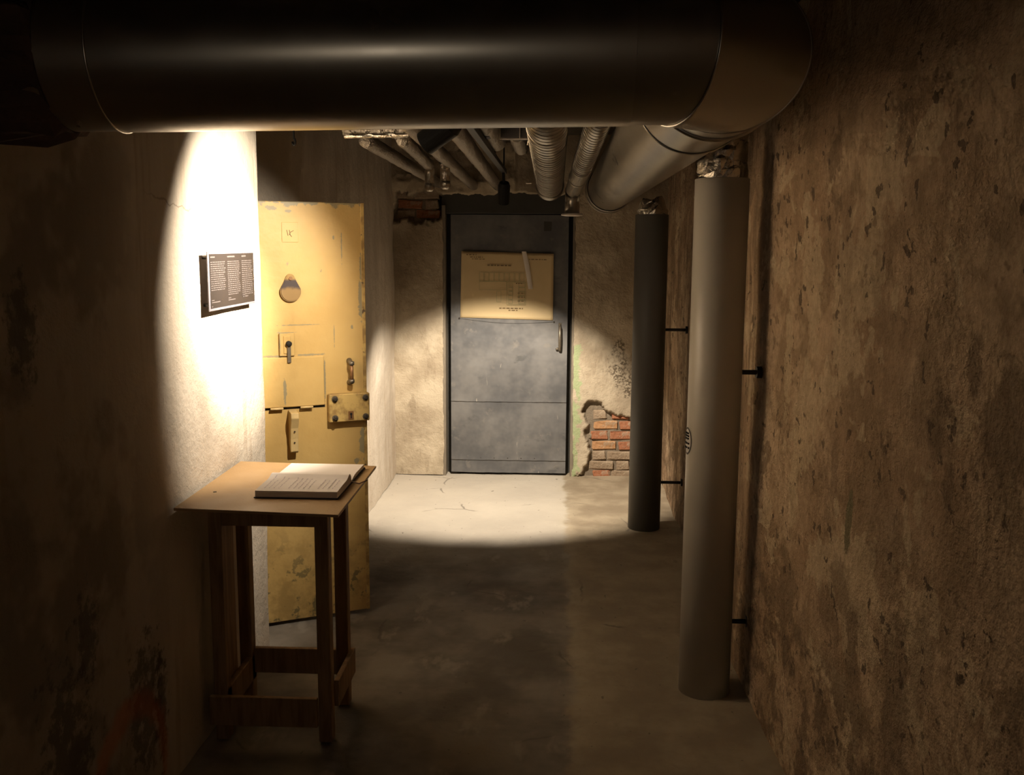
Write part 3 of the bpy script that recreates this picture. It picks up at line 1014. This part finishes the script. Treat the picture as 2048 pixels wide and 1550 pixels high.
fh = YB_('food_hatch', (-.56, -.014, .988), (-.192, .001, 1.207), 'paint_ochre', .003)
fh['label'] = 'flap of the food hatch'
for u in (-.43, -.30):
    obj('hinge', bm_tube([(u, -.016, .984), (u + .055, -.016, .984)], .0055, 12), 'wood_painted', fh, True, True)
YB_('hatch_gap', (-.56, -.0015, .978), (-.188, .001, .990), 'keyhole_dark')
# wooden block under the hatch
pr = [(.0, .975), (-.062, .968), (-.066, .945), (-.048, .900), (-.040, .850), (-.040, .795), (-.030, .786), (-.001, .830), (-.0, .9)]
bm = bmesh.new()
vs_ = [bm.verts.new((-.352, p[0], p[1])) for p in pr]
fc = bm.faces.new(vs_)
r = bmesh.ops.extrude_face_region(bm, geom=[fc])
for q in [g for g in r['geom'] if isinstance(g, bmesh.types.BMVert)]:
    q.co.x = -.318
bmesh.ops.bevel(bm, geom=bm.edges[:], offset=.002, affect='EDGES')
hb_ = obj('hatch_support', bm, 'wood_painted', yd, False, True)
for z, vv in ((.885, -.0475), (.835, -.041)):
    obj('nail_head', bm_tube([(-.335, vv, z), (-.335, vv - .003, z)], .0035, 10), 'iron_dark', hb_, False, True)

# pull handle
hd = obj('pull_handle', bm_tube([(-.075, -.040, 1.168), (-.075, -.042, 1.13), (-.074, -.040, 1.095)], .008, 14), 'brass_worn', yd, True, True)
for z in (1.172, 1.090):
    obj('handle_stem', bm_tube([(-.075, .0, z + (.008 if z > 1.12 else -.008)), (-.075, -.030, z), (-.075, -.046, z)], [.013, .010, .010], 12), 'steel_worn', hd, True, True)
obj('handle_collar', bm_tube([(-.075, -.040, 1.180), (-.075, -.040, 1.164)], .0125, 14), 'steel_worn', hd, True, True)
obj('handle_collar', bm_tube([(-.075, -.040, 1.100), (-.075, -.040, 1.086)], .0125, 14), 'steel_worn', hd, True, True)

# lock case
lk = YB_('lock_case', (-.178, -.038, .910), (.006, .001, 1.036), 'paint_ochre_worn', .004)
for u in (-.153, -.014):
    for z in (1.016, .930):
        sc = obj('bolt_washer', bm_tube([(u, -.037, z), (u, -.042, z)], .014, 18), 'steel_worn', lk, False, True)
        obj('bolt_head', bm_tube([(u, -.041, z), (u, -.051, z), (u, -.055, z)], [.010, .010, .006], 6), 'iron_dark', lk, False, True)
YB_('key_plate', (-.093, -.041, .920), (-.069, -.037, .958), 'brass_worn', .001, lk)
obj('keyhole', join(bm_tube([(-.081, -.040, .945), (-.081, -.0425, .945)], .0055, 12), bm_box((-.0835, -.0425, .926), (-.0785, -.040, .945))), 'keyhole_dark', lk, False, True)
for z in (.25, 1.62):
    obj('door_hinge', bm_tube([(-DW - .006, .02, z - .06), (-DW - .006, .02, z + .06)], .012, 12), 'iron_dark', yd, True, True)

# ------------------------------------------------------------------ grey door at the end
gd = thing('door_2', 'tall grey sheet metal door at the far end of the corridor', 'door', (-.345, 7.09, 0), 0, kind='structure')
YL = 7.095
jamb_l = obj('door_jamb', bm_box((-.830, 7.045, -.01), (-.805, 7.22, 1.97), .003), 'frame_plank', gd)
obj('door_jamb', bm_box((-.806, 7.17, -.01), (-.770, 7.22, 1.97), .003), 'frame_dark', gd)
obj('door_jamb', bm_box((.112, 7.045, -.01), (.138, 7.22, 1.97), .003), 'frame_plank', gd)
obj('door_jamb', bm_box((.080, 7.17, -.01), (.113, 7.22, 1.97), .003), 'frame_dark', gd)
obj('door_head', bm_box((-.83, 7.07, 1.912), (.138, 7.22, 2.06), .003), 'frame_dark', gd)
obj('leaf', bm_box((-.768, YL + .004, .012), (.080, YL + .045, 1.905), .003), 'sheet_grey', gd)
for z0, z1 in ((.012, .118), (.108, .560), (.548, 1.180), (1.170, 1.905)):
    xs = np.linspace(-.770, .080, 40); zz = np.linspace(z0, z1, max(4, int((z1 - z0) / .03)))
    k = {.012: 0.0, .108: .004, .548: .008, 1.170: .004}[z0]
    v, f = bm_grid(xs, zz, lambda U, V: (U - ROOTM['door_2'].translation.x, YL - .004 - k + .0035 * fbm(U * 3, V * 3, 61) - .0025 * np.exp(-((V - z0) / .012) ** 2) - .0025 * fbm(U * 14, V * 0, 62) * np.exp(-((V - z0) / .03) ** 2) - 7.09, V + .004 * fbm(U * 9, U * 0, 63) * (np.abs(V - z0) < .002)))
    grid_obj('metal_sheet', v, f, 'sheet_grey', gd)
nl = []
for i in range(9):
    for z in (.114, .554):
        x = -.75 + i * .1
        nl.append(bm_tube([(x, YL - .010, z + .008), (x, YL - .002, z + .008)], .004, 8))
o = obj('nail_row', join(*nl), 'iron_dark', gd); o['kind'] = 'stuff'
gh = obj('handle_plate', bm_box((.012, YL - .012, .905), (.040, YL - .004, 1.135), .003), 'steel_worn', gd)
obj('handle_grip', bm_tube([(.026, YL - .010, 1.115), (.026, YL - .045, 1.10), (.026, YL - .052, 1.02), (.026, YL - .045, .945), (.026, YL - .010, .925)], [.010, .011, .012, .011, .010], 14), 'steel_worn', gh, True)
obj('handle_knob', bm_tube([(.012, YL - .010, .945), (.004, YL - .030, .942)], .009, 12), 'steel_worn', gh, True)
obj('hook_plate', bm_box((-.10, YL - .009, 1.79), (-.015, YL - .003, 1.86), .002), 'frame_dark', gd)

# poster on the grey door
po = thing('poster', 'yellowed paper floor plan pinned to the upper half of the grey door', 'poster', (-.36, YL - .01, 1.16))
YP = YL - .017
xs = np.linspace(-.700, -.026, 30); zz = np.linspace(1.166, 1.645, 22)


def f_po(U, V):
    sag = -.010 * ((U + .70) / .67) * ((V < 1.2) * 1)
    return U + .36 + .008 * (V - 1.166) / .48 * (U < -.36) * 1, 0 * U + YP - (YL - .01) - .004 * np.abs(fbm(U * 4, V * 4, 71)) - .008 * np.clip((U + .10) / .08, 0, 1) * np.clip((V - 1.56) / .08, 0, 1), V - 1.16 - .014 * (U + .70) / .67
v, f = bm_grid(xs, zz, f_po)
sheet = grid_obj('sheet', v, f, 'poster_paper', po)
sol = sheet.modifiers.new('thick', 'SOLIDIFY'); sol.thickness = .0012


def quad(x0, z0, x1, z1, y):
    bm = bmesh.new()
    bm.faces.new([bm.verts.new(p) for p in ((x0, y, z0), (x1, y, z0), (x1, y, z1), (x0, y, z1))])
    return bm


rq = random.Random(3)
YQ = YP - .0065


def pp(px_, py_):      # point on the poster from its plan measures (0..1, 0..1 from top left)
    return -.695 + px_ * .664, 1.641 - .008 * px_ - py_ * .478


def rect_outline(a, b, c, d, t=.0022):
    x0, z0 = pp(a, b); x1, z1 = pp(c, d)
    return [quad(x0, z0 - t, x1, z0, YQ), quad(x0, z1 - t, x1, z1, YQ), quad(x0, z1, x0 + t, z0, YQ), quad(x1 - t, z1, x1, z0, YQ)]


plan = []
for i in range(9):
    plan += rect_outline(.20 + i * .055, .30, .25 + i * .055, .43)
for i in range(5):
    plan += rect_outline(.52, .46 + i * .062, .565, .515 + i * .062)
    plan += rect_outline(.63, .46 + i * .062, .70, .515 + i * .062)
plan += rect_outline(.20, .44, .50, .56) + rect_outline(.50, .44, .71, .78) + rect_outline(.39, .58, .44, .74)
obj('plan_print', join(*plan), 'print_green', po)['kind'] = 'stuff'
txt = []


def words(a, b, c, h=.008, dens=.8):
    x = a
    while x < c:
        wv = rq.uniform(.012, .04)
        x0, z0 = pp(x, b); x1, _ = pp(min(x + wv, c), b)
        txt.append(quad(x0, z0 - h, x1, z0, YQ))
        x += wv + .010


words(.06, .035, .17, .007); words(.10, .07, .24, .006); words(.12, .10, .26, .005)
words(.29, .185, .55, .009); words(.70, .09, .93, .006); words(.42, .83, .68, .006); words(.52, .86, .62, .005)
words(.60, .455, .68, .006)
for b in (.60, .66, .72):
    words(.62, b, .70, .005)
obj('lettering', join(*txt), 'print_brown', po)['kind'] = 'stuff'
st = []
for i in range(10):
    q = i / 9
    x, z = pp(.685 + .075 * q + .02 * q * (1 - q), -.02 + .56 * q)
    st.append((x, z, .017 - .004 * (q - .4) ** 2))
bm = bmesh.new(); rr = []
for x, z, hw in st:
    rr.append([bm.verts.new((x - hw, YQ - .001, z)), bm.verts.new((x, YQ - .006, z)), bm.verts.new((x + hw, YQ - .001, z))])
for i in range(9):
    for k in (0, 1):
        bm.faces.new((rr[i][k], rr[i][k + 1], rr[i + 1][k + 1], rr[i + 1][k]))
o = obj('pale_strip', bm, 'pale_strip', po, True); o['label'] = 'pale strip across the right of the sheet'  # raised strip, paler than the sheet
for x, z in ((-.708, 1.160), (-.018, 1.140)):
    obj('pin', bm_tube([(x, YL - .018, z), (x, YL - .003, z)], .006, 10), 'iron_dark', po)
cpts = [(-.708 + .69 * i / 16, YL - .012, 1.158 - .018 * i / 16 - .022 * math.sin(math.pi * i / 16)) for i in range(17)]
obj('string', bm_tube(cpts, .0018, 6), 'wire_dark', po)

# ------------------------------------------------------------------ information sign
sg = thing('information_sign', 'dark information panel with silver edge and small pale text on the left wall', 'sign', (XL, 3.46, 1.56))
XS = XL + .030
SY0, SY1, SZ0, SZ1 = 3.215, 3.710, 1.468, 1.668
obj('back_plate', bm_box((XS - .004, SY0, SZ0), (XS, SY1, SZ1), .001), 'sign_metal', sg)
obj('face', bm_box((XS - .001, SY0 + .013, SZ0 + .009), (XS + .0008, SY1 - .006, SZ1 - .009)), 'sign_face', sg)
for y in (SY0 + .03, SY1 - .03):
    for z in (SZ0 + .02, SZ1 - .02):
        obj('standoff', bm_tube([(XL - .005, y, z), (XS - .003, y, z)], .006, 12), 'iron_dark', sg, True)
tx = []


def sbar(y0, y1, z, h):
    bm = bmesh.new(); X = XS + .0014
    bm.faces.new([bm.verts.new(p) for p in ((X, y0, z), (X, y1, z), (X, y1, z + h), (X, y0, z + h))])
    tx.append(bm)


rq = random.Random(11)
cols = [(SY0 + .020, SY0 + .172, 14, .045), (SY0 + .190, SY0 + .330, 17, .080), (SY0 + .346, SY0 + .478, 19, .050)]
for ci, (a, b, nl_, hl) in enumerate(cols):
    sbar(a, a + hl, SZ1 - .022, .0052)
    for i in range(nl_):
        z = SZ1 - .038 - i * .0072
        end = b - rq.uniform(0, .018)
        if i == nl_ - 1: end = a + (b - a) * (.9, .8, .25)[ci]
        y = a
        while y < end - .004:
            wv = rq.uniform(.008, .026)
            sbar(y, min(y + wv, end), z, .0030)
            y += wv + .0035
    zb = SZ0 + (.034, .034, .038)[ci]
    sbar(a, a + .028, zb, .0030); sbar(a, a + .085 - .01 * ci, zb - .007, .0034)
    if ci == 0: sbar(a, a + .012, SZ0 + .013, .003)
obj('lettering', join(*tx), 'sign_print', sg)['kind'] = 'stuff'

# ------------------------------------------------------------------ table
tb_ = thing('display_table', 'tall narrow wooden table with a thin brown board top against the left wall', 'table', (-.98, 3.27, 0))
TZ = .890
bm = bmesh.new()
c4 = [(-1.168, 2.858), (-.648, 2.818), (-.654, 3.472), (-1.172, 3.512)]
lo_ = [bm.verts.new((x, y, TZ - .009)) for x, y in c4]; hi_ = [bm.verts.new((x, y, TZ)) for x, y in c4]
bm.faces.new(lo_[::-1]); bm.faces.new(hi_)
for i in range(4):
    bm.faces.new((lo_[i], lo_[(i + 1) % 4], hi_[(i + 1) % 4], hi_[i]))
bmesh.ops.bevel(bm, geom=bm.edges[:], offset=.0012, affect='EDGES')
top = obj('tabletop', bm, 'hardboard', tb_)
obj('screw_hole', bm_tube([(-1.109, 3.058, TZ - .002), (-1.109, 3.058, TZ + .0012)], .006, 12), 'iron_dark', top)
LX0, LX1, LY0, LY1 = -1.155, -.750, 3.105, 3.425
for x, y in ((LX0, LY0), (LX1 - .046, LY0), (LX0, LY1 - .046), (LX1 - .046, LY1 - .046)):
    obj('leg', bm_box((x, y, 0), (x + .046, y + .046, TZ - .009), .002), 'pine', tb_)
obj('apron', bm_box((LX0 + .046, LY0 + .002, .762), (LX1 - .046, LY0 + .024, TZ - .009), .002), 'pine', tb_)
obj('apron', bm_box((LX0 + .046, LY1 - .024, .800), (LX1 - .046, LY1 - .002, TZ - .009), .002), 'pine', tb_)
obj('apron', bm_box((LX0 + .002, LY0 + .046, .800), (LX0 + .024, LY1 - .046, TZ - .009), .002), 'pine', tb_)
obj('stretcher', bm_box((LX0 - .012, LY0 - .020, .062), (LX1 - .046, LY0, .165), .002), 'pine', tb_)
obj('stretcher', bm_box((LX0 + .046, LY1 - .022, .108), (LX1 - .046, LY1 - .002, .205), .002), 'pine', tb_)
obj('stretcher', bm_box((LX0 + .024, LY0 + .002, .085), (LX0 + .046, LY1, .180), .002), 'pine', tb_)
obj('stretcher', bm_box((LX1 - .002, LY0 + .046, .110), (LX1 + .016, LY1 + .004, .205), .002), 'pine', tb_)
obj('side_board', bm_box((LX0 + .002, LY0 + .10, .085), (LX0 + .020, LY0 + .19, .80), .002), 'pine', tb_)

# ------------------------------------------------------------------ guest book
gb = thing('guest_book', 'open guest book with handwriting lying on the table', 'book', (-.83, 3.18, TZ), 0)
BZ = TZ + .001


def pages(y0, y1, x0a, x0b, x1a, x1b, prof, base):
    """block of pages; prof(t) height over the cover along y (t 0..1 from y0 to y1)"""
    n = 16; bm = bmesh.new(); L = []
    for i in range(n + 1):
        t = i / n
        y = y0 + (y1 - y0) * t
        xa = x0a + (x0b - x0a) * t; xb = x1a + (x1b - x1a) * t
        h = prof(t)
        L.append([bm.verts.new((xa, y, base)), bm.verts.new((xa, y, base + h)), bm.verts.new((xb, y, base + h)), bm.verts.new((xb, y, base))])
    for i in range(n):
        A, B = L[i], L[i + 1]
        for k in range(4):
            bm.faces.new((A[k], A[(k + 1) % 4], B[(k + 1) % 4], B[k]))
    bm.faces.new(L[0]); bm.faces.new(L[-1][::-1])
    return bm


GUT = 3.215
XLf, XRf = -.955, -.690
obj('cover', join(bm_box((XLf - .004, 2.988, BZ), (XRf + .004, GUT, BZ + .0035), .001), bm_box((XLf - .004, GUT, BZ), (XRf + .004 - .0, 3.430, BZ + .0035), .001)), 'cover_dark', gb)


def prof_near(t):
    return .020 + .003 * math.sin(t * 3) + .012 * math.exp(-((t - .86) / .14) ** 2) - (.030 * max(0, (t - .9) / .1) ** 1.5 if t > .9 else 0)


def prof_far(t):
    return .006 + .010 * math.sin(min(1, t * 3) * math.pi / 2) * (1 - .25 * t) - .002


nb = pages(2.992, GUT, XLf, XLf, XRf, XRf, prof_near, BZ + .0035)
pn = obj('page_block', nb, 'page', gb, False)
fb = pages(GUT, 3.424, XLf, XLf, XRf, XRf, prof_far, BZ + .0035)
pf = obj('page_block', fb, 'page', gb, False)
edge = []
for i in range(7):
    z = BZ + .0055 + i * .0024
    edge.append(bm_box((XLf + .002, 2.9908, z), (XRf - .002, 2.9925, z + .0007)))
o = obj('page_edges', join(*edge), 'page_edge', pn)
ink = []
rq = random.Random(5)
for i in range(15):
    x = XLf + .022 + i * .0158
    if i in (4, 10): continue
    t = .12
    while t < .72 - rq.uniform(0, .15):
        dt = rq.uniform(.03, .10)
        ya, yb2 = 2.992 + (GUT - 2.992) * t, 2.992 + (GUT - 2.992) * (t + dt)
        za, zb2 = BZ + .0041 + prof_near(t), BZ + .0041 + prof_near(t + dt)
        bm = bmesh.new(); hw = .0016
        j = rq.uniform(-.002, .002)
        bm.faces.new([bm.verts.new(p) for p in ((x - hw, ya, za + .0006), (x + hw, ya, za + .0006), (x + hw + j, yb2, zb2 + .0006), (x - hw + j, yb2, zb2 + .0006))])
        ink.append(bm)
        t += dt + .025
obj('handwriting', join(*ink), 'ink', gb)['kind'] = 'stuff'
obj('ribbon', join(bm_tube([(XRf - .01, GUT, BZ + .006), (XRf + .012, GUT - .012, BZ + .003), (XRf + .030, GUT - .022, BZ + .002), (XRf + .038, GUT - .010, BZ + .004), (XRf + .048, GUT + .020, BZ + .003)], .0022, 8)), 'ribbon_brown', gb, True)

# small hook under the duct by the niche
hk = thing('wall_hook', 'small black hook hanging below the big duct above the yellow door', 'hook', (-1.07, 4.0, 2.09))
pts = [(-1.07, 4.0, 2.46), (-1.07, 4.0, 2.115)] + [(-1.07 + .006 * math.sin(a), 4.0, 2.100 - .014 * math.cos(a) + .002) for a in (2.6, 1.6, .8, 0, -.8, -1.6)]
obj('hook_wire', bm_tube(pts, .0048, 10), 'black_metal', hk, True)
